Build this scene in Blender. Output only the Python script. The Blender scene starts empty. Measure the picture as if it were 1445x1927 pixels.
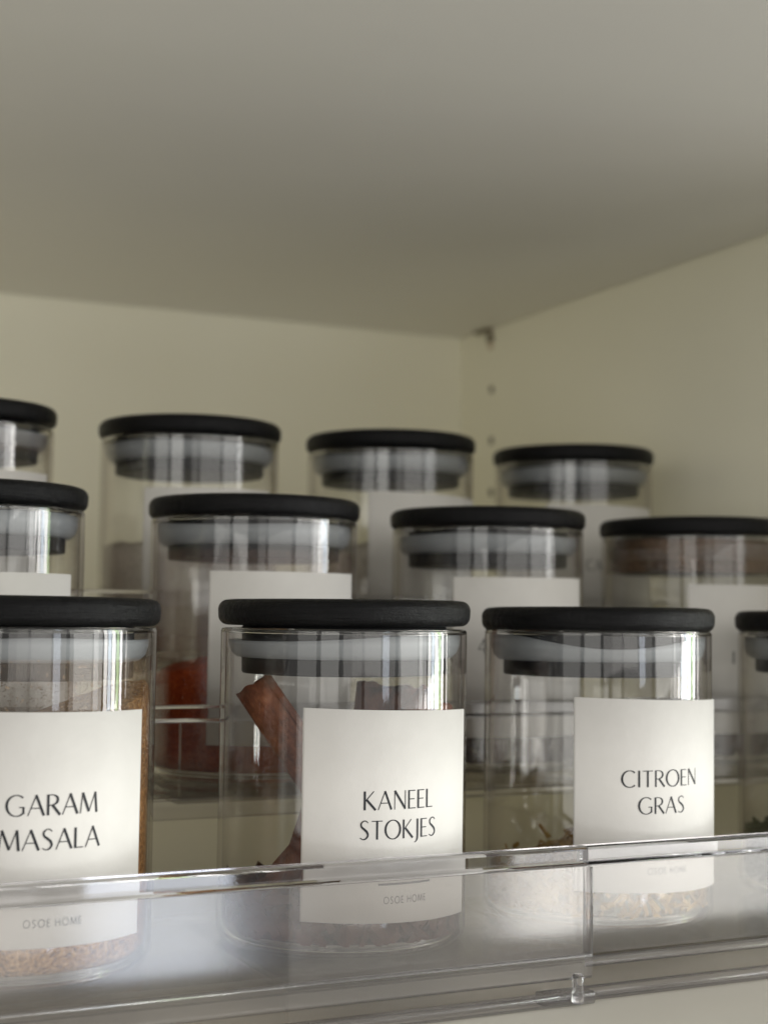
import bpy, bmesh, math, random
from mathutils import Vector, Matrix, noise

random.seed(7)
S = bpy.context.scene
U = 0.0769                      # one lid diameter in metres; all layout numbers below are in lid diameters
ZS = 1.450                     # camera height above the shelf board
R = math.radians
TAU = 2 * math.pi

# ------------------------------------------------------------------ camera
cd = bpy.data.cameras.new("camera")
cam = bpy.data.objects.new("camera", cd)
S.collection.objects.link(cam)
S.camera = cam
pitch, yaw, roll = R(3.927), R(26.143), R(0.664)
F = Vector((math.sin(yaw) * math.cos(pitch), math.cos(yaw) * math.cos(pitch), math.sin(pitch)))
Rt = Vector((math.cos(yaw), -math.sin(yaw), 0))
Up = Rt.cross(F)
R2 = Rt * math.cos(roll) + Up * math.sin(roll)
U2 = -Rt * math.sin(roll) + Up * math.cos(roll)
m = Matrix((R2, U2, -F)).transposed().to_4x4()
m.translation = Vector((0, 0, ZS)) * U
cam.matrix_world = m
cd.sensor_fit = 'VERTICAL'
cd.sensor_height = 24
cd.lens = 2850.0 / 1927 * 24
cd.clip_start = 0.01
cd.clip_end = 50
cd.dof.use_dof = True
cd.dof.focus_distance = 5.6 * U
cd.dof.aperture_fstop = cd.lens / 1000 / (0.062 * U)

# ------------------------------------------------------------------ world, lamps, exposure
W = bpy.data.worlds.new("World")
S.world = W
W.use_nodes = True
W.node_tree.nodes["Background"].inputs[0].default_value = (1.0, 0.975, 0.93, 1)
W.node_tree.nodes["Background"].inputs[1].default_value = 0.36


def lamp(name, az, dist, z, w, h, rad, col):
    """Area lamp seen from the jars at compass angle az (degrees, 270 = straight out of the cabinet)."""
    ld = bpy.data.lights.new(name, 'AREA')
    ld.shape = 'RECTANGLE'
    ld.size, ld.size_y = w * U, h * U
    ld.energy = rad * math.pi * w * h * U * U
    ld.color = col
    o = bpy.data.objects.new(name, ld)
    S.collection.objects.link(o)
    c = Vector((2.8, 5.0, 0))
    p = c + Vector((math.cos(R(az)), math.sin(R(az)), 0)) * dist
    p.z = z
    o.location = (p + Vector((0, 0, ZS))) * U
    d = (Vector((2.8, 5.0, 0)) - p)
    o.rotation_euler = d.to_track_quat('-Z', 'Y').to_euler()
    return o


# the tall window to the right of the cabinet, one lamp for each pane
lamp("window_pane", 330.5, 40, 1.5, 2.6, 16, 16.0, (1.0, 0.98, 0.95))
lamp("window_pane", 335.0, 40, 1.5, 2.6, 16, 16.0, (0.82, 0.91, 1.0))
lamp("window_pane", 339.5, 40, 1.5, 2.8, 16, 22.0, (1.0, 1.0, 0.97))
lamp("window_pane", 344.2, 40, 1.5, 2.4, 16, 12.0, (0.72, 1.0, 0.55))
lamp("window_pane", 348.2, 40, 1.5, 2.2, 16, 20.0, (1.0, 0.98, 0.98))
lamp("window_pane", 355.0, 40, 1.5, 1.2, 16, 12.0, (1.0, 0.98, 0.95))
# pale room walls on both sides of the photographer, brighter towards the window
lamp("room_wall_glow", 322.5, 38, 4.5, 6.0, 22, 5.2, (1.0, 0.98, 0.95))
lamp("room_wall_glow", 306, 38, 4.5, 14, 22, 2.1, (1.0, 0.98, 0.94))
lamp("room_wall_glow", 278, 38, 4.5, 20, 22, 1.4, (1.0, 0.97, 0.92))
lamp("room_wall_glow", 256.5, 38, 4.5, 6, 22, 0.8, (1.0, 0.97, 0.92))
lamp("room_wall_glow", 232, 38, 4.5, 11, 22, 2.4, (1.0, 0.98, 0.93))
lamp("room_wall_glow", 211, 38, 4.5, 12, 22, 1.6, (1.0, 0.98, 0.93))
# low lamps added to put the pale veil and bright patch on the front rail
lamp("rail_glare_lamp", 285.5, 26, -7.5, 3.0, 5.0, 6.0, (0.80, 0.87, 1.0))
lamp("rail_glare_lamp", 314, 26, -7.2, 12, 6.0, 4.4, (1.0, 0.985, 0.95))
lamp("rail_glare_lamp", 262, 24, -7.5, 16, 4.0, 2.0, (1.0, 0.96, 0.92))

S.view_settings.view_transform = 'Standard'
S.view_settings.look = 'None'
S.view_settings.gamma = 1
S.view_settings.exposure = 0.10
S.cycles.max_bounces = 24
S.cycles.transparent_max_bounces = 64
S.cycles.transmission_bounces = 16
S.cycles.glossy_bounces = 8
S.cycles.diffuse_bounces = 6
S.cycles.sample_clamp_indirect = 6.0
S.cycles.use_denoising = True

# ------------------------------------------------------------------ materials


def new_mat(name):
    mt = bpy.data.materials.new(name)
    mt.use_nodes = True
    nt = mt.node_tree
    for n in list(nt.nodes):
        nt.nodes.remove(n)
    out = nt.nodes.new('ShaderNodeOutputMaterial')
    return mt, nt, out


def N(nt, typ, **kw):
    n = nt.nodes.new(typ)
    for k, v in kw.items():
        if hasattr(n, k):
            setattr(n, k, v)
        else:
            n.inputs[k.replace('_', ' ')].default_value = v
    return n


def math_n(nt, op, a, b=None):
    n = nt.nodes.new('ShaderNodeMath')
    n.operation = op
    for i, v in enumerate((a, b)):
        if v is None:
            continue
        if isinstance(v, (int, float)):
            n.inputs[i].default_value = v
        else:
            nt.links.new(v, n.inputs[i])
    return n.outputs[0]


def coords(nt, scale=(1, 1, 1)):
    tc = nt.nodes.new('ShaderNodeTexCoord')
    oi = nt.nodes.new('ShaderNodeObjectInfo')
    mp = nt.nodes.new('ShaderNodeMapping')
    mp.inputs['Scale'].default_value = scale
    ad = nt.nodes.new('ShaderNodeVectorMath')
    ad.operation = 'ADD'
    rv = math_n(nt, 'MULTIPLY', oi.outputs['Random'], 3.0)
    nt.links.new(tc.outputs['Object'], mp.inputs['Vector'])
    nt.links.new(mp.outputs[0], ad.inputs[0])
    nt.links.new(rv, ad.inputs[1])
    return ad.outputs[0]


def noise_n(nt, vec, scale, detail=4, rough=0.6):
    n = nt.nodes.new('ShaderNodeTexNoise')
    n.inputs['Scale'].default_value = scale
    n.inputs['Detail'].default_value = detail
    n.inputs['Roughness'].default_value = rough
    nt.links.new(vec, n.inputs['Vector'])
    return n.outputs['Fac']


def ramp(nt, fac, stops):
    n = nt.nodes.new('ShaderNodeValToRGB')
    cr = n.color_ramp
    while len(cr.elements) < len(stops):
        cr.elements.new(0.5)
    for e, (p, c) in zip(cr.elements, stops):
        e.position = p
        e.color = (*c, 1) if len(c) == 3 else c
    nt.links.new(fac, n.inputs[0])
    return n.outputs[0]


def bump(nt, h, strength, dist):
    b = nt.nodes.new('ShaderNodeBump')
    b.inputs['Strength'].default_value = strength
    b.inputs['Distance'].default_value = dist
    nt.links.new(h, b.inputs['Height'])
    return b.outputs[0]


def cos_view(nt):
    g = nt.nodes.new('ShaderNodeNewGeometry')
    d = nt.nodes.new('ShaderNodeVectorMath')
    d.operation = 'DOT_PRODUCT'
    nt.links.new(g.outputs['Normal'], d.inputs[0])
    nt.links.new(g.outputs['Incoming'], d.inputs[1])
    return math_n(nt, 'ABSOLUTE', d.outputs['Value'])


def thin_clear(name, tint, edge, rough, f0=0.04, haze=0.0, hazecol=(0.8, 0.8, 0.82), smear=False):
    """Clear sheet or wall, 2 to 3 mm thick: Fresnel mirror over straight-through light, darker where the path is long."""
    mt, nt, out = new_mat(name)
    c = cos_view(nt)
    inv = math_n(nt, 'SUBTRACT', 1.0, c)
    p5 = math_n(nt, 'POWER', inv, 5.0)
    fr = math_n(nt, 'ADD', math_n(nt, 'MULTIPLY', p5, 1 - f0), f0)
    p3 = math_n(nt, 'POWER', inv, 3.0)
    tcol = ramp(nt, p3, [(0.0, tint), (1.0, edge)])
    tr = nt.nodes.new('ShaderNodeBsdfTransparent')
    nt.links.new(tcol, tr.inputs[0])
    gl = nt.nodes.new('ShaderNodeBsdfGlossy')
    gl.inputs['Roughness'].default_value = rough
    mx = nt.nodes.new('ShaderNodeMixShader')
    nt.links.new(fr, mx.inputs[0])
    nt.links.new(tr.outputs[0], mx.inputs[1])
    nt.links.new(gl.outputs[0], mx.inputs[2])
    res = mx.outputs[0]
    if haze:
        df = nt.nodes.new('ShaderNodeBsdfDiffuse')
        df.inputs[0].default_value = (*hazecol, 1)
        m2 = nt.nodes.new('ShaderNodeMixShader')
        m2.inputs[0].default_value = haze
        if smear:                              # wiping streaks and smudges
            s1 = ramp(nt, noise_n(nt, coords(nt, (0.35, 1, 1.6)), 60, 5, 0.7), [(0.35, (0.35,) * 3), (0.75, (1.9,) * 3)])
            nt.links.new(math_n(nt, 'MULTIPLY', s1, haze), m2.inputs[0])
        nt.links.new(res, m2.inputs[1])
        nt.links.new(df.outputs[0], m2.inputs[2])
        res = m2.outputs[0]
    nt.links.new(res, out.inputs[0])
    return mt


def solid_clear(name, col, rough, ior=1.49):
    mt, nt, out = new_mat(name)
    g = nt.nodes.new('ShaderNodeBsdfGlass')
    g.inputs['Color'].default_value = (*col, 1)
    g.inputs['Roughness'].default_value = rough
    g.inputs['IOR'].default_value = ior
    nt.links.new(g.outputs[0], out.inputs[0])
    return mt


def principled(name, col, rough, stops=None, nscale=30, bumps=None, spec=0.5, scale=(1, 1, 1), detail=4, extra=None):
    mt, nt, out = new_mat(name)
    p = nt.nodes.new('ShaderNodeBsdfPrincipled')
    p.inputs['Base Color'].default_value = (*col, 1)
    p.inputs['Roughness'].default_value = rough
    p.inputs['Specular IOR Level'].default_value = spec
    v = coords(nt, scale)
    if stops:
        nt.links.new(ramp(nt, noise_n(nt, v, nscale, detail), stops), p.inputs['Base Color'])
    if bumps:
        bs, st, ds = bumps
        nt.links.new(bump(nt, noise_n(nt, v, bs, 5), st, ds), p.inputs['Normal'])
    if extra:
        for k, val in extra.items():
            p.inputs[k].default_value = val
    nt.links.new(p.outputs[0], out.inputs[0])
    return mt


M = {}
M['panel'] = principled('white_melamine', (0.89, 0.865, 0.72), 0.42, [(0.3, (0.88, 0.855, 0.71)), (0.7, (0.90, 0.875, 0.73))], 6, (900, 0.12, 0.0003), 0.35)
M['ceiling'] = principled('white_melamine_upper', (0.80, 0.785, 0.73), 0.42, [(0.3, (0.79, 0.775, 0.72)), (0.7, (0.81, 0.795, 0.74))], 6, (900, 0.12, 0.0003), 0.35)  # same melamine as the walls; weaker light is put into a darker colour
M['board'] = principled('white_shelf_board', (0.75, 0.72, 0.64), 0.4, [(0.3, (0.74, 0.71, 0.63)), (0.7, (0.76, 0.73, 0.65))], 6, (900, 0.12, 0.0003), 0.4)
M['hole'] = principled('dark_hole', (0.16, 0.14, 0.10), 0.8)
M['tab'] = principled('pin_tab_brass', (0.58, 0.48, 0.36), 0.5)
M['pin'] = principled('pin_steel', (0.22, 0.19, 0.13), 0.5, extra={'Metallic': 0.6})
M['glass'] = thin_clear('jar_glass', (0.985, 0.985, 0.98), (0.80, 0.765, 0.74), 0.0, 0.045)
M['jar_foot'] = solid_clear('jar_glass_foot', (0.95, 0.95, 0.94), 0.02)
M['acrylic'] = thin_clear('rack_acrylic', (0.98, 0.975, 0.965), (0.66, 0.63, 0.61), 0.05, 0.04, 0.012)
M['acrylic_face'] = thin_clear('rack_acrylic_face', (0.975, 0.97, 0.965), (0.7, 0.66, 0.66), 0.12, 0.06, 0.022, (0.82, 0.81, 0.80), True)
M['acrylic_rim'] = thin_clear('rack_acrylic_rim', (0.95, 0.945, 0.95), (0.30, 0.27, 0.27), 0.16, 0.05, 0.03, (0.82, 0.82, 0.84))
M['acrylic_solid'] = solid_clear('rack_acrylic_solid', (0.97, 0.97, 0.98), 0.02)


def lid_material():
    mt, nt, out = new_mat('black_painted_wood')
    p = nt.nodes.new('ShaderNodeBsdfPrincipled')
    v = coords(nt, (14, 14, 160))
    f = noise_n(nt, v, 6, 6, 0.7)
    nt.links.new(ramp(nt, f, [(0.3, (0.003, 0.003, 0.0033)), (0.75, (0.008, 0.008, 0.0085))]), p.inputs['Base Color'])
    v2 = coords(nt)
    f2 = noise_n(nt, v2, 420, 4, 0.7)
    nt.links.new(ramp(nt, f2, [(0.3, (0.30,) * 3), (0.7, (0.52,) * 3)]), p.inputs['Roughness'])
    h = math_n(nt, 'ADD', f, math_n(nt, 'MULTIPLY', f2, 0.6))
    nt.links.new(bump(nt, h, 0.6, 0.0009), p.inputs['Normal'])
    p.inputs['Specular IOR Level'].default_value = 0.13
    nt.links.new(p.outputs[0], out.inputs[0])
    return mt


M['lid'] = lid_material()
M['plug'] = principled('black_plug', (0.008, 0.008, 0.009), 0.55, None, 30, (600, 0.2, 0.0004), 0.2)


def silicone():
    mt, nt, out = new_mat('silicone_seal')
    p = nt.nodes.new('ShaderNodeBsdfPrincipled')
    p.inputs['Base Color'].default_value = (0.44, 0.465, 0.485, 1)
    p.inputs['Roughness'].default_value = 0.35
    p.inputs['Specular IOR Level'].default_value = 0.4
    t = nt.nodes.new('ShaderNodeBsdfTranslucent')
    t.inputs[0].default_value = (0.42, 0.45, 0.48, 1)
    a = nt.nodes.new('ShaderNodeMixShader')
    a.inputs[0].default_value = 0.35
    nt.links.new(p.outputs[0], a.inputs[1])
    nt.links.new(t.outputs[0], a.inputs[2])
    tr = nt.nodes.new('ShaderNodeBsdfTransparent')
    b = nt.nodes.new('ShaderNodeMixShader')
    b.inputs[0].default_value = 0.30
    nt.links.new(a.outputs[0], b.inputs[1])
    nt.links.new(tr.outputs[0], b.inputs[2])
    nt.links.new(b.outputs[0], out.inputs[0])
    return mt


M['seal'] = silicone()
M['paper'] = principled('label_paper', (0.78, 0.765, 0.725), 0.62, [(0.25, (0.62, 0.605, 0.575)), (0.75, (0.67, 0.655, 0.625))], 60, (120, 0.25, 0.0007), 0.25)
M['ink'] = principled('black_ink', (0.018, 0.02, 0.024), 0.6, None, 30, None, 0.3)
M['grey_ink'] = principled('grey_ink', (0.15, 0.15, 0.15), 0.6, None, 30, None, 0.3)


def powder(name, a, b, c, sc=900):
    return principled(name, b, 0.9, [(0.34, a), (0.5, b), (0.68, c)], sc, (sc, 0.9, 0.0012), 0.15, detail=2)


M['garam'] = powder('garam_masala_powder', (0.11, 0.05, 0.017), (0.33, 0.165, 0.058), (0.54, 0.32, 0.14))
M['chili'] = powder('chili_powder', (0.21, 0.026, 0.005), (0.31, 0.045, 0.008), (0.38, 0.07, 0.014))
M['brown'] = powder('brown_powder', (0.10, 0.055, 0.03), (0.20, 0.11, 0.06), (0.3, 0.18, 0.1))
M['red'] = powder('red_powder', (0.16, 0.04, 0.02), (0.25, 0.07, 0.03), (0.34, 0.12, 0.06))
M['pale'] = powder('pale_powder', (0.50, 0.46, 0.39), (0.60, 0.55, 0.47), (0.66, 0.61, 0.53))
M['lemon'] = principled('dried_lemongrass', (0.4, 0.28, 0.12), 0.85, [(0.3, (0.22, 0.12, 0.03)), (0.5, (0.37, 0.23, 0.07)), (0.7, (0.50, 0.36, 0.14))], 160, None, 0.2)
M['clove'] = principled('dark_dried_spice', (0.05, 0.028, 0.018), 0.8, [(0.3, (0.028, 0.016, 0.011)), (0.7, (0.085, 0.05, 0.032))], 160, None, 0.25)
M['crumb'] = principled('cinnamon_crumbs', (0.09, 0.035, 0.02), 0.8, [(0.3, (0.045, 0.016, 0.010)), (0.7, (0.11, 0.042, 0.026))], 160, None, 0.25)
M['herb'] = principled('dried_green_leaf', (0.06, 0.08, 0.025), 0.85, [(0.3, (0.02, 0.03, 0.008)), (0.7, (0.06, 0.075, 0.025))], 160, None, 0.2)


def cinnamon():
    mt, nt, out = new_mat('cinnamon_bark')
    p = nt.nodes.new('ShaderNodeBsdfPrincipled')
    v = coords(nt, (1, 1, 0.14))
    f = noise_n(nt, v, 1000, 6, 0.75)
    v2 = coords(nt)
    f2 = noise_n(nt, v2, 230, 6, 0.72)
    s = math_n(nt, 'ADD', math_n(nt, 'MULTIPLY', f, 0.3), math_n(nt, 'MULTIPLY', f2, 0.7))
    nt.links.new(ramp(nt, s, [(0.30, (0.045, 0.013, 0.006)), (0.46, (0.11, 0.034, 0.016)), (0.58, (0.18, 0.06, 0.027)), (0.72, (0.36, 0.16, 0.08))]), p.inputs['Base Color'])
    p.inputs['Roughness'].default_value = 0.7
    p.inputs['Specular IOR Level'].default_value = 0.3
    nt.links.new(bump(nt, s, 0.85, 0.0012), p.inputs['Normal'])
    nt.links.new(p.outputs[0], out.inputs[0])
    return mt


M['cinnamon'] = cinnamon()


def dust(name, col, amt, speck):
    """Fine powder clinging to the inside of the glass: mostly gaps, with specks and a thin film."""
    mt, nt, out = new_mat(name)
    d = nt.nodes.new('ShaderNodeBsdfDiffuse')
    d.inputs[0].default_value = (*col, 1)
    tr = nt.nodes.new('ShaderNodeBsdfTransparent')
    v = coords(nt)
    f = noise_n(nt, v, 1100, 2, 0.6)
    g = noise_n(nt, v, 45, 3, 0.6)
    a = ramp(nt, f, [(speck, (0, 0, 0)), (speck + 0.12, (0.7,) * 3)])
    b = ramp(nt, g, [(0.35, (amt * 0.3,) * 3), (0.7, (amt,) * 3)])
    s = math_n(nt, 'MINIMUM', math_n(nt, 'ADD', a, b), 1.0)
    mx = nt.nodes.new('ShaderNodeMixShader')
    nt.links.new(s, mx.inputs[0])
    nt.links.new(tr.outputs[0], mx.inputs[1])
    nt.links.new(d.outputs[0], mx.inputs[2])
    nt.links.new(mx.outputs[0], out.inputs[0])
    return mt


M['dust_brown'] = dust('brown_dust_film', (0.30, 0.21, 0.13), 0.30, 0.60)
M['dust_red'] = dust('red_dust_film', (0.34, 0.2, 0.15), 0.16, 0.66)
M['dust_seal'] = dust('stained_seal_film', (0.17, 0.11, 0.07), 0.85, 0.6)

# ------------------------------------------------------------------ helpers


def link(o, parent=None):
    S.collection.objects.link(o)
    if parent:
        o.parent = parent
    return o


def mesh_from(name, verts, faces, mat, smooth=True):
    me = bpy.data.meshes.new(name)
    me.from_pydata([tuple(Vector(v) * U) for v in verts], [], faces)
    me.materials.append(mat)
    if smooth:
        for p in me.polygons:
            p.use_smooth = True
    me.update()
    return me


def put(name, me, parent=None, loc=None):
    o = bpy.data.objects.new(name, me)
    if loc:
        o.location = Vector(loc) * U
    return link(o, parent)


def tag(o, label=None, cat=None, group=None, kind=None):
    for k, v in (('label', label), ('category', cat), ('group', group), ('kind', kind)):
        if v:
            o[k] = v
    return o


def lathe(profile, seg=96, close=False, zfun=None):
    """profile: list of (r, z), zfun(angle, index) adds to z."""
    vs, fs = [], []
    n = len(profile)
    for k in range(seg):
        a = TAU * k / seg
        for i, (r, z) in enumerate(profile):
            vs.append((r * math.cos(a), r * math.sin(a), z + (zfun(a, i) if zfun else 0)))
    m_ = n if close else n - 1
    for k in range(seg):
        k2 = (k + 1) % seg
        for i in range(m_):
            j = (i + 1) % n
            fs.append((k * n + i, k2 * n + i, k2 * n + j, k * n + j))
    return vs, fs


def arc_pts(cx, cz, r, a0, a1, n):
    return [(cx + r * math.cos(R(a0 + (a1 - a0) * i / n)), cz + r * math.sin(R(a0 + (a1 - a0) * i / n))) for i in range(n + 1)]


def extrude_x(profile, x0, x1, nx=1):
    """closed (y, z) profile run along x, with end caps"""
    n = len(profile)
    vs, fs = [], []
    for k in range(nx + 1):
        x = x0 + (x1 - x0) * k / nx
        vs += [(x, y, z) for y, z in profile]
    for k in range(nx):
        for i in range(n):
            j = (i + 1) % n
            fs.append((k * n + i, k * n + j, (k + 1) * n + j, (k + 1) * n + i))
    fs.append(tuple(range(n))[::-1])
    fs.append(tuple(nx * n + i for i in range(n)))
    return vs, fs


def fix(me):
    bm = bmesh.new()
    bm.from_mesh(me)
    bmesh.ops.recalc_face_normals(bm, faces=bm.faces)
    bm.to_mesh(me)
    bm.free()
    return me


def round_rect(y0, y1, z0, z1, r, n=4):
    p = []
    for cx, cz, a in ((y1 - r, z1 - r, 0), (y0 + r, z1 - r, 90), (y0 + r, z0 + r, 180), (y1 - r, z0 + r, 270)):
        p += arc_pts(cx, cz, r, a, a + 90, n)
    return p


def sheet(name, prof, x0, x1, mat, parent):
    vs, fs = extrude_x(prof, x0, x1)
    return put(name, fix(mesh_from(name, vs, fs, mat, smooth=False)), parent)


def bead(name, prof, x0, x1, mat, parent):
    vs, fs = extrude_x(prof, x0, x1)
    me = fix(mesh_from(name, vs, fs, mat, smooth=True))
    for p in me.polygons:                  # only the narrow faces of the rounded edges are shaded round
        ys = [me.vertices[v].co for v in p.vertices]
        w = max(math.hypot(a.y - b.y, a.z - b.z) for a in ys for b in ys)
        p.use_smooth = len(p.vertices) == 4 and w < 0.012 * U
    return put(name, me, parent)


# ------------------------------------------------------------------ the cabinet (setting). z below is measured from the shelf board
RX, BY, CZ = 6.108, 11.02, 2.327 + ZS       # the back right corner of the cabinet, under the upper board
YF = -6.05                                 # front edge of the side wall, measured from that corner
X0 = -13.0
PIV = Vector((RX, BY, 0))
CYA = R(-1.08)                             # the rack stands very slightly askew in the cabinet


def panel(name, a, b, mat, bevel=0.02):
    """board between two corners, given from the cabinet's back right corner"""
    bm = bmesh.new()
    bmesh.ops.create_cube(bm, size=1)
    a, b = Vector(a), Vector(b)
    for v in bm.verts:
        v.co = Vector([a[i] + (v.co[i] + .5) * (b[i] - a[i]) for i in range(3)]) * U
    if bevel:
        bmesh.ops.bevel(bm, geom=list(bm.edges), offset=bevel * U, segments=2, affect='EDGES')
    me = bpy.data.meshes.new(name)
    bm.to_mesh(me)
    bm.free()
    me.materials.append(mat)
    o = bpy.data.objects.new(name, me)
    o.location = PIV * U
    o.rotation_euler.z = CYA
    link(o)
    tag(o, kind='structure')
    return o


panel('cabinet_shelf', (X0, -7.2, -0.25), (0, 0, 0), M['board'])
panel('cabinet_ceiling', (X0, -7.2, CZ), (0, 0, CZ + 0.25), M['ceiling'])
panel('cabinet_back_wall', (X0, 0.001, -0.25), (0.22, 0.12, CZ + 0.25), M['panel'], 0)
panel('cabinet_left_wall', (X0 - 0.22, YF, -0.25), (X0 - 0.001, 0, CZ + 0.25), M['panel'])

# right side wall with its column of shelf-pin holes, cut as real holes
HY, HR, HS = -0.53, 0.033, 0.416
holes = [CZ - 0.080 - HS * k for k in range(0, 9) if CZ - 0.080 - HS * k > 0.2]


def side_wall():
    vs, fs = [], []

    def quad(pts):
        b = len(vs)
        vs.extend(pts)
        fs.append((b, b + 1, b + 2, b + 3))
    zl, zh = -0.25, CZ + 0.25
    c = 0.09
    quad([(0.002, YF, zl), (0.002, HY - c, zl), (0.002, HY - c, zh), (0.002, YF, zh)])
    quad([(0.002, HY + c, zl), (0.002, 0, zl), (0.002, 0, zh), (0.002, HY + c, zh)])
    edges = sorted(holes)
    prev = zl
    for z in edges:
        quad([(0.002, HY - c, prev), (0.002, HY + c, prev), (0.002, HY + c, z - c), (0.002, HY - c, z - c)])
        prev = z + c
        n = 16
        b = len(vs)
        for i in range(n):
            a = TAU * i / n
            s = max(abs(math.cos(a)), abs(math.sin(a)))
            vs.append((0.002, HY + c * math.cos(a) / s, z + c * math.sin(a) / s))
            vs.append((0.002, HY + HR * math.cos(a), z + HR * math.sin(a)))
        for i in range(n):
            j = (i + 1) % n
            fs.append((b + 2 * i, b + 2 * j, b + 2 * j + 1, b + 2 * i + 1))
    quad([(0.002, HY - c, prev), (0.002, HY + c, prev), (0.002, HY + c, zh), (0.002, HY - c, zh)])
    # outside, front edge
    t = 0.22
    quad([(t, YF, zl), (t, YF, zh), (t, 0, zh), (t, 0, zl)])
    quad([(0.002, YF, zl), (0.002, YF, zh), (t, YF, zh), (t, YF, zl)])
    o = put('cabinet_right_wall', mesh_from('cabinet_right_wall', vs, fs, M['panel'], False), None, (RX, BY, 0))
    o.rotation_euler.z = CYA
    tag(o, kind='structure')
    cup_v, cup_f = [], []
    n = 16
    for i in range(n):
        a = TAU * i / n
        cup_v += [(0, HR * math.cos(a), HR * math.sin(a)), (0.13, HR * math.cos(a), HR * math.sin(a))]
    for i in range(n):
        j = (i + 1) % n
        cup_f.append((2 * i, 2 * j, 2 * j + 1, 2 * i + 1))
    cup_f.append(tuple(2 * i + 1 for i in range(n)))
    cup = mesh_from('pin_hole', cup_v, cup_f, M['hole'], False)
    for z in holes:
        put('pin_hole', cup, o, (0.002, HY, z))
    return o


side_wall()
# shelf pin under the upper board, in the back corner: stud in the top hole, plate under the board, tab down the wall
pin = bpy.data.objects.new('shelf_pin', None)
pin.location = (PIV + Matrix.Rotation(CYA, 3, 'Z') @ Vector((0, HY, CZ - 0.080))) * U
pin.rotation_euler.z = CYA
link(pin)
tag(pin, 'small metal shelf pin under the upper board in the back right corner', 'shelf pin')
vs, fs = lathe([(0.0, -0.1), (0.03, -0.1), (0.031, 0.0), (0.036, 0.002), (0.036, 0.03), (0.0, 0.032)], 20)
put('pin_stud', mesh_from('pin_stud', [(-z, x, y) for x, y, z in vs], fs, M['pin']), pin)
vs, fs = extrude_x(round_rect(-0.02, 0.20, 0.058, 0.078, 0.006), -0.06, -0.004)
put('support_plate', fix(mesh_from('support_plate', vs, fs, M['pin'], False)), pin)
vs, fs = extrude_x(round_rect(-0.022, 0.024, -0.09, 0.051, 0.008), -0.02, -0.004)
put('wall_tab', fix(mesh_from('wall_tab', vs, fs, M['tab'], False)), pin)

# ------------------------------------------------------------------ the stepped rack
rack = bpy.data.objects.new('spice_rack', None)
rack.location = Vector((2.0, 4.904, 0)) * U
link(rack)
tag(rack, 'clear acrylic three-tier spice rack standing on the white cabinet shelf', 'spice rack')
RO = Vector((2.0, 4.904, 0))               # rack origin in lid units
XL, XJ, XR = -4.2, 3.29, 5.86              # left end, overlap joint, right end
RTOP = [-0.868 + ZS, -0.385 + ZS, 0.115 + ZS]
RFLO = [-1.250 + ZS, -0.7555 + ZS, -0.2545 + ZS]
RY = [4.904, 6.138, 7.371]
T = 0.032


def rackpart(fn, name, prof, x0, x1, mat):
    return fn(name, [(y - RO.y, z - RO.z) for y, z in prof], x0 - RO.x, x1 - RO.x, mat, rack)


for k in range(3):
    y, zt, zf = RY[k], RTOP[k], RFLO[k]
    for sec in (0, 1):
        off = 0.0 if sec == 0 else 0.040
        xa, xb = (XL, XJ) if sec == 0 else (XJ - 1.2, XR)
        dz = 0.0 if sec == 0 else -0.006
        yy = y + off
        rim_h = 0.075
        # face of the front rail
        rackpart(sheet, 'front_rail', [(yy, zf - 0.03), (yy + T, zf - 0.03), (yy + T, zt - rim_h + dz), (yy, zt - rim_h + dz)], xa, xb, M['acrylic_face'] if k == 0 else M['acrylic'])
        # rounded solid rim on top of the rail
        if sec == 0:
            rackpart(bead, 'rail_rim', round_rect(yy - 0.001, yy + 0.062, zt - rim_h + 0.001, zt, 0.014), xa, xb, M['acrylic_solid'])
        else:
            rackpart(bead, 'rail_rim', round_rect(yy - 0.001, yy + 0.055, zt - rim_h + dz + 0.001, zt + dz, 0.014), XJ + 0.006, xb, M['acrylic_solid'])
        # tray floor
        yb = (RY[k + 1] - 0.01) if k < 2 else y + 1.22
        rackpart(sheet, 'tray_floor', [(yy + T + 0.003, zf - 0.022 + dz * 2), (yb, zf - 0.022 + dz * 2), (yb, zf - (0.0 if sec == 0 else 0.012) + dz * 2), (yy + T + 0.003, zf - (0.0 if sec == 0 else 0.012) + dz * 2)] if sec == 0 else
                 [(yy + T + 0.003, zf - 0.052), (yb, zf - 0.052), (yb, zf - 0.03), (yy + T + 0.003, zf - 0.03)], xa, xb, M['acrylic'])
        # moulding where rail and tray meet
        rackpart(bead, 'rail_moulding', round_rect(yy - 0.030, yy - 0.002, zf - 0.105, zf - 0.012, 0.012), xa, xb if sec == 0 else xb, M['acrylic_rim']) if sec == 0 else \
            rackpart(bead, 'rail_moulding', round_rect(yy - 0.030, yy - 0.002, zf - 0.075, zf - 0.035, 0.012), XJ + 0.01, xb, M['acrylic_rim'])
        # riser down to the step below
        zb = RFLO[k - 1] + 0.002 if k else 0.004
        if k == 0:
            rackpart(sheet, 'riser', [(yy + 0.02, zb), (yy + 0.02 + T, zb), (yy + 0.02 + T, zf - 0.06), (yy + 0.02, zf - 0.06)], xa, xb, M['acrylic'])
            rackpart(bead, 'base_lip', round_rect(yy - 0.05, yy + 0.015, 0.003, 0.05, 0.016), xa if sec == 0 else XJ - 0.2, xb, M['acrylic_rim'])
    # end edge of the outer section at the overlap joint
    vs, fs = extrude_x(round_rect(y - 0.013, y + T + 0.003, zf - 0.03, zt - 0.076, 0.007), XJ + 0.001, XJ + 0.014)
    put('joint_edge', fix(mesh_from('joint_edge', [(Vector(v) - RO) for v in vs], fs, M['acrylic_rim'])), rack)
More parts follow.
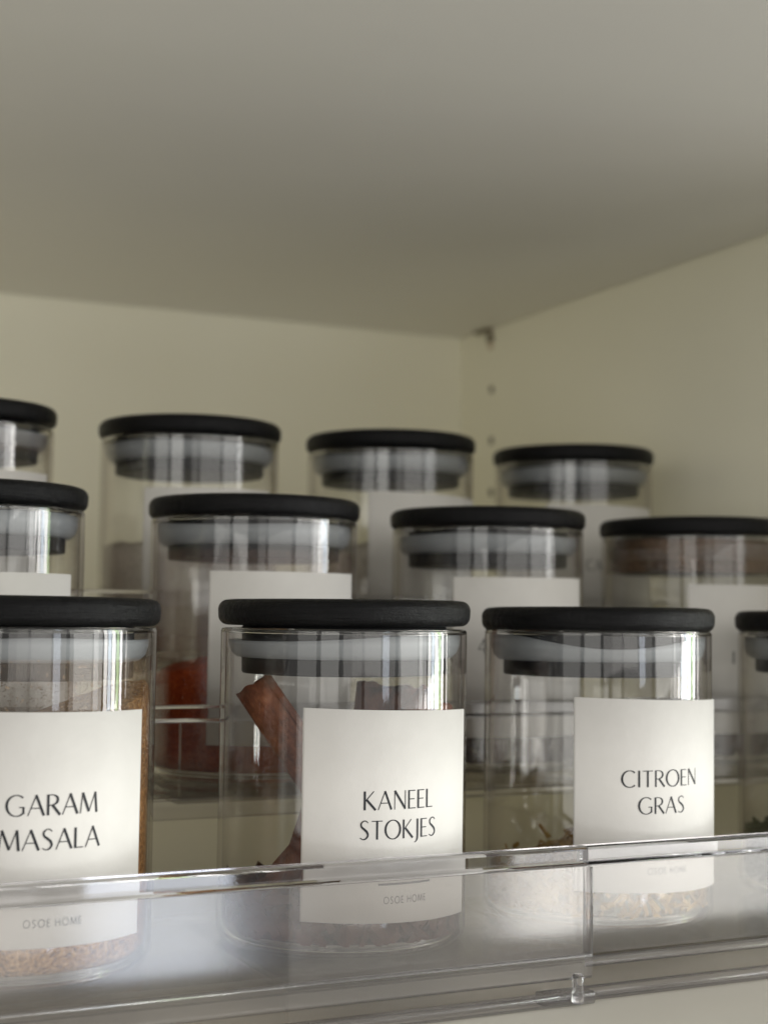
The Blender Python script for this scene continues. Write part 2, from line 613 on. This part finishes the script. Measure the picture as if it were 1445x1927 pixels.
# clip nubs under the joint
for (x, z, r, h) in ((XJ - 0.075, RFLO[0] - 0.135, 0.024, 0.11),):
    vs, fs = lathe([(0, -h / 2), (r * 0.7, -h / 2), (r, -h / 2 + 0.01), (r * 0.8, 0), (r, h / 2 - 0.01), (r * 0.7, h / 2), (0, h / 2)], 20)
    put('joint_clip', mesh_from('joint_clip', [(v[0] + x - RO.x, v[1] + RY[0] - 0.045 - RO.y, v[2] + z) for v in vs], fs, M['acrylic_solid']), rack)

# ------------------------------------------------------------------ lettering: humanist capitals drawn as strokes
TN, TK = 0.05, 0.125       # thin and thick stroke widths for cap height 1


def L_(x0, y0, x1, y1, w):
    return ([(x0, y0), (x1, y1)], [w, w])


def C_(cx, cy, rx, ry, a0, a1, w0=TN, w1=TK, n=26):
    pts, ws = [], []
    for i in range(n + 1):
        a = R(a0 + (a1 - a0) * i / n)
        pts.append((cx + rx * math.cos(a), cy + ry * math.sin(a)))
        ws.append(w0 + (w1 - w0) * abs(math.cos(a)) ** 1.4)
    return (pts, ws)


def P_(pts, ws):
    # smooth polyline through points (Catmull-Rom)
    q, w = [], []
    n = len(pts)
    for i in range(n - 1):
        p0, p1, p2, p3 = pts[max(i - 1, 0)], pts[i], pts[i + 1], pts[min(i + 2, n - 1)]
        for k in range(8):
            t = k / 8
            f = lambda a, b, c, d: 0.5 * (2 * b + (c - a) * t + (2 * a - 5 * b + 4 * c - d) * t * t + (3 * b - a - 3 * c + d) * t ** 3)
            q.append((f(p0[0], p1[0], p2[0], p3[0]), f(p0[1], p1[1], p2[1], p3[1])))
            w.append(ws[i] + (ws[i + 1] - ws[i]) * t)
    q.append(pts[-1])
    w.append(ws[-1])
    return (q, w)


GL = {
    'A': (0.78, [L_(0.02, 0, 0.40, 1.0, TN), L_(0.385, 1.0, 0.76, 0, TK), L_(0.17, 0.36, 0.61, 0.36, TN)]),
    'C': (0.86, [C_(0.50, 0.5, 0.44, 0.5, 48, 312)]),
    'E': (0.50, [L_(0.07, 0, 0.07, 1, TK * .9), L_(0.07, 0.97, 0.47, 0.97, TN), L_(0.07, 0.52, 0.42, 0.52, TN), L_(0.07, 0.03, 0.49, 0.03, TN)]),
    'G': (0.90, [C_(0.50, 0.5, 0.44, 0.5, 48, 322), L_(0.82, 0.42, 0.82, 0.10, TK * .8), L_(0.62, 0.42, 0.88, 0.42, TN)]),
    'H': (0.76, [L_(0.07, 0, 0.07, 1, TK * .9), L_(0.69, 0, 0.69, 1, TK * .9), L_(0.07, 0.52, 0.69, 0.52, TN)]),
    'I': (0.18, [L_(0.09, 0, 0.09, 1, TK * .95)]),
    'J': (0.30, [P_([(0.20, 1.0), (0.20, 0.4), (0.19, -0.02), (0.10, -0.2), (0.0, -0.24)], [TK * .95, TK * .95, TK * .9, TN, TN * .8])]),
    'K': (0.68, [L_(0.07, 0, 0.07, 1, TK * .95), L_(0.10, 0.47, 0.56, 1.0, TN), L_(0.17, 0.55, 0.66, 0, TK)]),
    'L': (0.47, [L_(0.07, 0, 0.07, 1, TK * .95), L_(0.07, 0.03, 0.47, 0.03, TN)]),
    'M': (0.94, [L_(0.03, 0, 0.14, 1, TN), L_(0.14, 1, 0.48, 0.06, TK), L_(0.48, 0.06, 0.81, 1, TN), L_(0.81, 1, 0.90, 0, TK)]),
    'N': (0.76, [L_(0.07, 0, 0.07, 1, TN), L_(0.07, 1, 0.70, 0.02, TK), L_(0.70, 0, 0.70, 1, TN)]),
    'O': (0.98, [C_(0.49, 0.5, 0.44, 0.5, 0, 360, n=44)]),
    'R': (0.64, [L_(0.07, 0, 0.07, 1, TK * .95), P_([(0.07, 0.97), (0.30, 0.975), (0.48, 0.88), (0.52, 0.73), (0.46, 0.58), (0.28, 0.49), (0.10, 0.48)], [TN, TN, TK * .8, TK, TK * .8, TN, TN]), L_(0.28, 0.48, 0.64, 0, TK)]),
    'S': (0.56, [P_([(0.48, 0.88), (0.38, 0.98), (0.24, 0.985), (0.10, 0.86), (0.12, 0.68), (0.28, 0.54), (0.42, 0.40), (0.47, 0.22), (0.36, 0.06), (0.20, 0.015), (0.04, 0.10)],
                 [TN, TN * 1.1, TN * 1.1, TN * 1.7, TK * .8, TK, TK, TK * .8, TN * 1.6, TN, TN])]),
    'T': (0.66, [L_(0.33, 0, 0.33, 1, TK * .95), L_(0.02, 0.97, 0.64, 0.97, TN)]),
    '4': (0.62, [L_(0.45, 0, 0.45, 1, TK), L_(0.45, 1.0, 0.04, 0.30, TN), L_(0.04, 0.29, 0.60, 0.29, TN)]),
}


def text_mesh(text, h, rad, z0, spacing=0.10, mono=None, mat=None, arc=None, dang=0.0):
    """Letters wrapped on a cylinder of radius rad facing -y, centred on the label; z0 = baseline."""
    adv = 0
    items = []
    for ch in text:
        if ch == ' ':
            adv += 0.45
            continue
        w, st = GL[ch]
        items.append((adv, st))
        adv += w + spacing
    total = (adv - spacing) * h
    wscale, start = 1.0, -total / 2
    if arc:                                # (first, last) angle of the line on the jar, in degrees
        start = R(arc[0]) * rad
        if len(arc) > 1:
            wscale = (R(arc[1]) - R(arc[0])) * rad / total
    vs, fs = [], []
    lift = 0
    for ax, st in items:
        for pts, ws in st:
            lift = (lift + 1) % 5
            rr = rad + 0.0009 + 0.00014 * lift
            b = len(vs)
            n = len(pts)
            sub = []
            # subdivide straight strokes so that they follow the curve of the jar
            for i in range(n - 1):
                kk = 6 if n == 2 else 1
                for q in range(kk):
                    t = q / kk
                    sub.append((pts[i][0] + (pts[i + 1][0] - pts[i][0]) * t, pts[i][1] + (pts[i + 1][1] - pts[i][1]) * t, ws[i] + (ws[i + 1] - ws[i]) * t))
            sub.append((pts[-1][0], pts[-1][1], ws[-1]))
            n = len(sub)
            for i in range(n):
                p, q = sub[max(i - 1, 0)], sub[min(i + 1, n - 1)]
                dx, dy = q[0] - p[0], q[1] - p[1]
                l = math.hypot(dx, dy) or 1
                wd = (mono if mono else sub[i][2]) / 2
                for sg in (1, -1):
                    x = sub[i][0] - dy / l * wd * sg
                    y = sub[i][1] + dx / l * wd * sg
                    s = start + (ax + x) * h * wscale
                    a = s / rad + dang
                    vs.append((rr * math.sin(a), -rr * math.cos(a), z0 + y * h))
            for i in range(n - 1):
                fs.append((b + 2 * i, b + 2 * i + 1, b + 2 * i + 3, b + 2 * i + 2))
    return mesh_from('printed_text', vs, fs, mat or M['ink'], False)


# ------------------------------------------------------------------ jars. Local z = 0 is the underside of the jar
ZL = 1.250                         # height of the lid's mid plane
GR, GT = 0.487, 0.019
prof = [(0.0, 0.012), (0.30, 0.010), (0.40, 0.0)] + arc_pts(GR - 0.05, 0.05, 0.05, -90, 0, 6) + [(GR, 0.3), (GR, 0.7), (GR, ZL - 0.075)] \
    + arc_pts(GR - GT / 2, ZL - 0.065, GT / 2, 0, 180, 6) + [(GR - GT, 0.7), (GR - GT, 0.3), (GR - GT, 0.10)] + arc_pts(GR - GT - 0.03, 0.08, 0.03, 0, -90, 4)[1:] + [(0.0, 0.045)]
vs, fs = lathe(prof, 128)
ME_GLASS = fix(mesh_from('glass_body', vs, fs, M['glass']))

vs, fs = lathe([(0.448 + 0.021 * math.cos(TAU * i / 14), 0.034 + 0.020 * math.sin(TAU * i / 14)) for i in range(14)], 128, True)
vs2, fs2 = lathe([(GR - GT / 2 + 0.008 * math.cos(TAU * i / 12), ZL - 0.062 + 0.010 * math.sin(TAU * i / 12)) for i in range(12)], 128, True)
ME_RIM = fix(mesh_from('glass_rim', vs2, fs2, M['jar_foot']))
ME_BASE = fix(mesh_from('glass_base_ring', vs, fs, M['jar_foot']))

lp = [(0.0, -0.046), (0.44, -0.046)] + arc_pts(0.462, -0.010, 0.037, -90, -8, 6) + arc_pts(0.462, 0.014, 0.038, 8, 80, 6) + [(0.44, 0.054), (0.30, 0.056), (0.0, 0.056)]
vs, fs = lathe(lp, 128)


def lid_mesh(seed, chips_):
    """turned wooden lid: slightly uneven edge, with a few dents and chips"""
    rnd = random.Random(seed)
    spots = [(rnd.uniform(0, TAU), rnd.uniform(-0.04, 0.055), rnd.uniform(0.008, 0.02)) for _ in range(chips_)]
    out = []
    for x, y, z in vs:
        r = math.hypot(x, y)
        if r > 0.3:
            a = math.atan2(y, x)
            k = 1 + 0.0022 * noise.noise(Vector((x * 9, y * 9, z * 20 + seed * 5))) + 0.0012 * noise.noise(Vector((x * 40, y * 40, z * 60 + seed)))
            for sa, sz, sr in spots:
                d = math.hypot(((a - sa + math.pi) % TAU - math.pi) * 0.5, z - sz) / sr
                if d < 1:
                    k -= 0.009 * (1 - d * d)
            x, y = x * k, y * k
        out.append((x, y, z))
    return fix(mesh_from('lid', out, fs, M['lid']))


lp = [(0.0, -0.046), (0.44, -0.046)] + arc_pts(0.462, -0.010, 0.037, -90, -4, 8) + arc_pts(0.462, 0.014, 0.038, 4, 80, 8) + [(0.44, 0.054), (0.30, 0.056), (0.0, 0.056)]
vs, fs = lathe(lp, 360)
LIDS = [lid_mesh(k, c) for k, c in ((1, 9), (2, 3), (3, 5), (4, 0))]
pp = [(0.40, -0.048), (0.405, -0.055), (0.405, -0.228), (0.400, -0.234), (0.36, -0.237), (0.0, -0.237)]
vs, fs = lathe(pp, 96)
ME_PLUG = fix(mesh_from('lid_plug', vs, fs, M['plug']))


def seal_mesh(amp, ph, top, one=0.0):
    base = [(0.407, -0.172), (0.425, -0.170), (0.447, -0.150), (0.457, -0.120), (0.4585, top), (0.450, top - 0.002), (0.440, -0.12), (0.407, -0.14)]

    def zf(a, i):
        if i in (4, 5):
            return amp * (math.sin(a * 2 + ph) * 0.6 + 0.4 * math.sin(a * 3 + ph * 2.1)) + one * math.cos(a + 0.43)
        if i in (3, 6):
            return 0.3 * amp * math.sin(a * 2 + ph)
        return 0
    vs, fs = lathe(base, 128, True, zf)
    return fix(mesh_from('seal_ring', vs, fs, M['seal']))


SEALS = {'flat': seal_mesh(0.010, 2.6, -0.078), 'wave': seal_mesh(0.032, 2.2, -0.088), 'low': seal_mesh(0.026, 3.6, -0.098), 'tilt': seal_mesh(0.006, 2.6, -0.090, 0.020), 'back': seal_mesh(0.014, 4.4, -0.084, -0.010)}


def label_mesh(zt, zb, half, dang, tilt):
    offs = dang * 20
    n = 90
    vs, fs = [], []
    th = 0.0035
    r0 = GR + 0.0012
    for i in range(n + 1):
        a = -half + 2 * half * i / n
        for (r, z) in ((r0 + th, zt), (r0 + th, zb), (r0, zb), (r0, zt)):
            zz = z + tilt * a
            e = max(0.0, abs(a) / half - 0.72) / 0.28
            r += 0.006 * e * e * (0.5 + noise.noise(Vector((a * 3 + offs, z * 4, tilt * 90)))) + 0.0012 * noise.noise(Vector((a * 6, z * 7, offs)))
            aa = a + dang
            vs.append((r * math.sin(aa), -r * math.cos(aa), zz))
    for i in range(n):
        for j in range(4):
            k = (j + 1) % 4
            fs.append((4 * i + j, 4 * i + k, 4 * i + 4 + k, 4 * i + 4 + j))
    fs += [(0, 1, 2, 3), (4 * n + 3, 4 * n + 2, 4 * n + 1, 4 * n)]
    me = fix(mesh_from('paper_label', vs, fs, M['paper'], False))
    for p in me.polygons:
        p.use_smooth = abs(p.normal.z) < 0.3 and len(p.vertices) == 4 and p.area > 1e-5
    return me


def jar(x, y, zfloor, label, zl, rot=0.0, half=47, ltop=0.345, tilt=0.0, seal='flat', text=(), tscale=1.0, brand=True, lh=0.768, offs=0.0, boff=(-9, 13)):
    t = bpy.data.objects.new('spice_jar', None)
    t.location = Vector((x, y, zfloor + 0.001)) * U
    t.rotation_euler.z = R(rot)
    link(t)
    tag(t, label, 'jar', 'glass spice jars with black lids on the rack')
    g = put('glass_body', ME_GLASS, t)
    put('glass_base_ring', ME_BASE, g)
    put('glass_rim', ME_RIM, g)
    lid = put('lid', LIDS[len(J) % 4], t, (0, 0, zl))
    lid.rotation_euler = (R(random.uniform(-0.35, 0.35)), R(random.uniform(-0.35, 0.35)), random.uniform(0, 6))
    pl = put('lid_plug', ME_PLUG, lid)
    sr = put('seal_ring', SEALS[seal], lid)
    sr.rotation_euler.z = -lid.rotation_euler.z
    zt = zl - ltop
    pa = put('paper_label', label_mesh(zt, zt - lh, R(half), R(offs), tilt), t)
    rad = GR + 0.0012 + 0.0035
    for row in text:
        tx, h, zb = row[:3]
        kw = row[3] if len(row) > 3 else {}
        kw = dict(kw)
        kw.setdefault('mat', M['ink'])
        put('printed_text', text_mesh(tx, h, rad, zl + zb, **kw), pa)
    if brand:
        put('printed_text', text_mesh('OSOE HOME', 0.0245, rad, zl + brand, spacing=0.24, mono=0.11, mat=M['grey_ink'], arc=boff), pa)
        n = 12
        vs, fs = [], []
        for i in range(n + 1):
            s = -0.110 + 0.22 * i / n
            a = s / rad + R((boff[0] + boff[1]) / 2)
            for z in (0.0, 0.0075):
                vs.append(((rad + 0.001) * math.sin(a), -(rad + 0.001) * math.cos(a), zl + brand + 0.066 + z))
        for i in range(n):
            fs.append((2 * i, 2 * i + 2, 2 * i + 3, 2 * i + 1))
        put('printed_line', mesh_from('printed_line', vs, fs, M['grey_ink'], False), pa)
    return t


# centres and lid heights fitted from the photograph (lid diameters)
z1, z2, z3 = RFLO
J = {}
lz = [0.0 + ZS - z1 - 0.001, 0.4875 + ZS - z2 - 0.001, 0.997 + ZS - z3 - 0.001]
J['1a'] = jar(1.247, 5.504, z1, 'glass jar of brown powder labelled GARAM MASALA, at the left end of the front row', lz[0], 0, 45, 0.331, -0.005, 'low',
              (('GARAM', 0.068, -0.668, {'arc': (-16.7, 19.9)}), ('MASALA', 0.068, -0.781, {'arc': (-18.9, 21.3)})), brand=-1.030, boff=(-9, 14))
J['1b'] = jar(2.526, 5.492, z1, 'glass jar of cinnamon sticks labelled KANEEL STOKJES, in the front row', lz[0] + 0.008, 0, 43.5, 0.354, -0.011, 'tilt',
              (('KANEEL', 0.068, -0.713, {'arc': (-15.6, 18.1)}), ('STOKJES', 0.068, -0.819, {'arc': (-17.2, 20.3)})), brand=-1.051, offs=1.6, boff=(-6.3, 14.5))
J['1c'] = jar(3.743, 5.514, z1, 'glass jar labelled CITROEN GRAS in the front row, behind the rack joint', lz[0] - 0.008, 0, 46.5, 0.318, -0.012, 'wave',
              (('CITROEN', 0.066, -0.664, {'arc': (-23, 20.1)}), ('GRAS', 0.066, -0.771, {'arc': (-14.8, 11.4)})), brand=-1.010, offs=1.5, boff=(-10, 12.4))
J['1d'] = jar(5.130, 5.504, z1, 'glass jar of green herbs at the right end of the front row, cut off', lz[0] - 0.008, 0, 44.5, 0.335, 0, 'flat', (), brand=None)
J['2a'] = jar(1.298, 6.736, z2, 'glass jar at the left end of the middle row, right above the GARAM MASALA jar', lz[1] + 0.006, 0, 44.5, 0.332, 0, 'flat', (), brand=None, offs=1.8)
J['2b'] = jar(2.620, 6.732, z2, 'glass jar of orange-red chili powder in the middle row, behind the KANEEL STOKJES jar', lz[1], 0, 44.6, 0.296, 0, 'flat', (), brand=None)
J['2c'] = jar(3.908, 6.752, z2, 'glass jar in the middle row between the chili powder jar and the brown-stained lid', lz[1], 0, 44, 0.294, 0.004, 'back',
              (('4', 0.076, -0.664, {'arc': (-35,)}),), brand=None, offs=-5.5)
J['2d'] = jar(5.194, 6.741, z2, 'glass jar with brown-stained lid seal at the right end of the middle row', lz[1], 0, 44.5, 0.305, 0, 'low',
              (('I', 0.066, -0.715, {'arc': (-12.5,)}),), brand=None, offs=5)
J['3a'] = jar(1.452, 7.965, z3, 'glass jar with reddish dust under its lid, at the left end of the back row', lz[2] + 0.008, 0, 45, 0.306, 0, 'low', (), brand=None, offs=8)
J['3b'] = jar(2.709, 7.957, z3, 'glass jar in the back row, second from left, nothing but wall behind its lid', lz[2] - 0.006, 0, 43.6, 0.333, 0.004, 'back', (), brand=None, offs=-3.6)
J['3c'] = jar(3.959, 7.986, z3, 'glass jar in the back row, nearest to the corner of the cabinet', lz[2], 0, 45.5, 0.309, -0.014, 'flat', (), brand=None, offs=5)
J['3d'] = jar(5.233, 7.978, z3, 'glass jar at the right end of the back row, in front of the right wall', lz[2] - 0.004, 0, 44.5, 0.319, -0.006, 'back',
              (('CA', 0.066, -0.71, {'arc': (-24, -13)}),), brand=None, offs=-7.5)

# ------------------------------------------------------------------ what is in the jars
RI = GR - GT - 0.003


def heap(name, key, ztop, tilt, tdir, mat, label, cat, zf):
    """Powder filling a jar from its floor up to an uneven, tilted top."""
    x, y, _ = J[key].location / U
    seg, rings, hs = 96, 14, 10
    vs, fs = [], []

    def top(px, py):
        d = px * math.cos(tdir) + py * math.sin(tdir)
        return ztop + tilt * d + 0.05 * noise.noise(Vector((px * 4, py * 4, ztop * 9 + x))) + 0.012 * noise.noise(Vector((px * 16, py * 16, x)))
    for k in range(seg):
        a = TAU * k / seg
        ca, sa = math.cos(a), math.sin(a)
        col = [(0.0, 0.0, 0.05), ((RI - 0.03) * ca, (RI - 0.03) * sa, 0.05)]
        tz = top(RI * ca, RI * sa)
        for h in range(hs + 1):
            col.append((RI * ca, RI * sa, 0.08 + (tz - 0.08) * h / hs))
        for q in range(1, rings + 1):
            r = (RI - 0.012) * (1 - q / rings)
            col.append((r * ca, r * sa, top(r * ca, r * sa) + 0.006))
        n = len(col)
        vs += col
    for k in range(seg):
        k2 = (k + 1) % seg
        for i in range(n - 1):
            fs.append((k * n + i, k2 * n + i, k2 * n + i + 1, k * n + i + 1))
    o = put(name, fix(mesh_from(name, vs, fs, mat)), None, (x, y, zf + 0.001))
    tag(o, label, cat, None, 'stuff')
    return o


def chips(name, key, ztop, count, size, mat, label, cat, zf, flat=0.3, tilt=0.0, tdir=0.0):
    """Many small dried pieces lying in a jar."""
    x, y, _ = J[key].location / U
    vs, fs = [], []
    rnd = random.Random(sum(ord(c) for c in name + key))
    cnt = 0
    while cnt < count:
        r = RI * math.sqrt(rnd.random())
        a = rnd.uniform(0, TAU)
        px, py = r * math.cos(a), r * math.sin(a)
        zt = ztop + tilt * (px * math.cos(tdir) + py * math.sin(tdir)) + 0.06 * noise.noise(Vector((px * 5, py * 5, x)))
        if rnd.random() < 0.45:
            pz = zt - rnd.random() * 0.05
        else:
            pz = rnd.uniform(0.06, max(zt, 0.07))
            if rnd.random() < 0.75:
                r = RI - rnd.random() * 0.03
                px, py = r * math.cos(a), r * math.sin(a)
        l, w, h = size * rnd.uniform(0.5, 1.3), size * rnd.uniform(0.2, 0.45), size * flat * rnd.uniform(0.4, 1)
        q = Matrix.Rotation(rnd.uniform(0, TAU), 3, 'Z') @ Matrix.Rotation(rnd.uniform(-1.0, 1.0), 3, 'Y') @ Matrix.Rotation(rnd.uniform(-1, 1), 3, 'X')
        pts = []
        ok = True
        for sx, sy, sz in ((-1, -.8, -1), (1, -.5, -1), (1, .6, -1), (-1, 1, -1), (-1, -.8, 1), (.9, -.5, 1), (.9, .6, 1), (-1, 1, 1)):
            p = q @ Vector((sx * l / 2, sy * w / 2, sz * h / 2)) + Vector((px, py, pz))
            rr = math.hypot(p.x, p.y)
            if rr > RI:
                p.x *= RI / rr
                p.y *= RI / rr
            p.z = max(p.z, 0.05)
            pts.append(p)
        b = len(vs)
        vs += pts
        fs += [(b, b + 3, b + 2, b + 1), (b + 4, b + 5, b + 6, b + 7), (b, b + 1, b + 5, b + 4), (b + 1, b + 2, b + 6, b + 5), (b + 2, b + 3, b + 7, b + 6), (b + 3, b, b + 4, b + 7)]
        cnt += 1
    o = put(name, mesh_from(name, vs, fs, mat, False), None, (x, y, zf + 0.001))
    tag(o, label, cat, None, 'stuff')
    return o


def film(key, zlo, zhi, mat):
    vs, fs = lathe([(RI + 0.0025, zlo), (RI + 0.0025, zhi)], 96)
    put('dust_film', mesh_from('dust_film', vs, fs, mat), J[key])


right = -yaw
heap('spice_powder', '1a', lz[0] - 0.43, 0.33, right + 0.45, M['garam'], 'brown garam masala powder filling the front left jar', 'spice powder', z1)
heap('spice_powder', '2b', 0.59, 0.26, right, M['chili'], 'orange-red chili powder in the jar behind the cinnamon jar', 'spice powder', z2)
heap('spice_powder', '2a', lz[1] - 0.75, 0.05, 1.0, M['brown'], 'brown powder in the jar at the left end of the middle row', 'spice powder', z2)
heap('spice_powder', '3a', lz[2] - 0.50, 0.1, 0.0, M['red'], 'reddish powder in the jar at the left end of the back row', 'spice powder', z3)
heap('spice_powder', '3b', 0.62, 0.02, 2.0, M['pale'], 'pale powder in the second jar of the back row', 'spice powder', z3)
heap('spice_powder', '3c', lz[2] - 0.60, 0.02, 0.4, M['pale'], 'pale powder in the back row jar nearest to the cabinet corner', 'spice powder', z3)
heap('spice_powder', '3d', lz[2] - 0.60, 0.02, 1.4, M['pale'], 'pale powder in the jar at the right end of the back row', 'spice powder', z3)
chips('lemongrass_pieces', '1c', 0.29, 1700, 0.065, M['lemon'], 'yellow-brown dried lemongrass pieces at the bottom of the CITROEN GRAS jar', 'dried lemongrass', z1, tilt=0.48, tdir=right)
chips('cinnamon_pieces', '1b', 0.17, 420, 0.13, M['crumb'], 'broken dark cinnamon pieces at the bottom of the KANEEL STOKJES jar', 'cinnamon pieces', z1, 0.5)
chips('dried_leaves', '1d', 0.27, 900, 0.09, M['herb'], 'dark green dried leaves in the jar at the right end of the front row', 'dried herb', z1, 0.15)
chips('dark_spice_pieces', '2c', 0.19, 900, 0.085, M['clove'], 'dark brown dried spice pieces in the middle row jar behind the rack joint', 'dried spice', z2, 0.6, 0.12, 3.0)
chips('dark_spice_pieces', '2d', 0.16, 800, 0.085, M['clove'], 'dark brown dried spice pieces in the jar with the stained seal', 'dried spice', z2, 0.6)
film('1a', lz[0] - 0.62, lz[0] - 0.16, M['dust_brown'])
film('2b', 0.5, lz[1] - 0.2, M['dust_red'])
film('2d', lz[1] - 0.24, lz[1] - 0.06, M['dust_seal'])
film('3a', lz[2] - 0.2, lz[2] - 0.10, M['dust_red'])


# cinnamon sticks: rolled bark quills
def quill(top, bot, rad, turns, seed):
    rnd = random.Random(seed)
    jx, jy, _ = J['1b'].location / U
    az = R(24.5)
    rv = Vector((math.cos(az), -math.sin(az), 0))
    cv = Vector((-math.sin(az), -math.cos(az), 0))
    A = rv * top[0] + cv * top[2]
    A.z = lz[0] - 0.130 + top[1]
    B = rv * bot[0] + cv * bot[2]
    B.z = lz[0] - 0.130 + bot[1]
    L = (A - B).length
    n, th, nl = 46, 0.013, 20
    line = []
    for i in range(n + 1):
        t = i / n
        if t < 0.72:                       # outer roll
            a = TAU * turns * t
            r = rad * (1 - 0.05 * t) * (1 + 0.05 * math.sin(2 * a + seed))
        else:                              # inner curl
            a = TAU * turns * t
            r = rad * (0.96 - 0.55 * (t - 0.72) / 0.28)
        line.append(Vector((r * math.cos(a), r * math.sin(a), 0)))
    outer, inner = [], []
    for i, p in enumerate(line):
        d = (line[min(i + 1, n)] - line[max(i - 1, 0)]).normalized()
        nn = Vector((d.y, -d.x, 0))
        outer.append(p + nn * th * 0.5)
        inner.append(p - nn * th * 0.5)
    ringp = outer + inner[::-1]
    m_ = len(ringp)
    vs, fs = [], []
    for k in range(nl + 1):
        z = L * k / nl
        for i, p in enumerate(ringp):
            s = 1 + 0.06 * noise.noise(Vector((p.x * 14 + seed, p.y * 14, z * 3))) + 0.05 * math.sin(z * 4 + seed)
            dz = 0
            if k == nl:
                dz = 0.016 * noise.noise(Vector((p.x * 22, p.y * 22, seed * 3.1))) - (0.055 * max(0, 1 - abs(i - 12) / 4))
            elif k == 0:
                dz = 0.0
            vs.append((p.x * s + 0.012 * math.sin(z * 3 + seed), p.y * s, z + dz))
    for k in range(nl):
        for i in range(m_):
            j = (i + 1) % m_
            fs.append((k * m_ + i, k * m_ + j, (k + 1) * m_ + j, (k + 1) * m_ + i))
    for i in range(n):
        fs.append((i, m_ - 1 - i, m_ - 2 - i, i + 1))
        o_ = nl * m_
        fs.append((o_ + i, o_ + i + 1, o_ + m_ - 2 - i, o_ + m_ - 1 - i))
    me = fix(mesh_from('cinnamon_stick', vs, fs, M['cinnamon']))
    o = bpy.data.objects.new('cinnamon_stick', me)
    q = (A - B).to_track_quat('Z', 'Y')
    o.rotation_mode = 'QUATERNION'
    o.rotation_quaternion = q @ Matrix.Rotation(rnd.uniform(0, TAU), 3, 'Z').to_quaternion()
    o.location = (B + Vector((jx, jy, z1 + 0.001))) * U
    link(o)
    return o


G = 'cinnamon sticks in the KANEEL STOKJES jar'
for top, bot, rad, tr, sd, lab in (
    ((-0.345, -0.135, 0.13), (0.25, -1.03, 0.11), 0.073, 1.35, 1, 'thick cinnamon stick leaning to the upper left against the jar glass, beside its label'),
    ((0.375, -0.19, -0.03), (-0.33, -1.05, -0.02), 0.075, 1.4, 2, 'cinnamon stick leaning the other way, its lower end showing left of the label'),
    ((0.13, -0.155, -0.20), (0.02, -1.06, -0.30), 0.078, 1.3, 3, 'dark round-topped cinnamon stick standing behind the label top'),
    ((0.245, -0.16, -0.17), (0.25, -1.06, -0.19), 0.050, 1.7, 4, 'thin reddish cinnamon stick with a curled end showing above the label'),
    ((0.05, -0.42, 0.30), (-0.16, -1.07, 0.30), 0.062, 1.4, 5, 'short cinnamon stick at the front of the jar, hidden behind the label'),
    ((-0.06, -0.5, -0.14), (-0.22, -1.06, -0.22), 0.06, 1.4, 6, 'short cinnamon stick low at the back of the jar, left of centre'),
):
    tag(quill(top, bot, rad, tr, sd), lab, 'cinnamon stick', G)
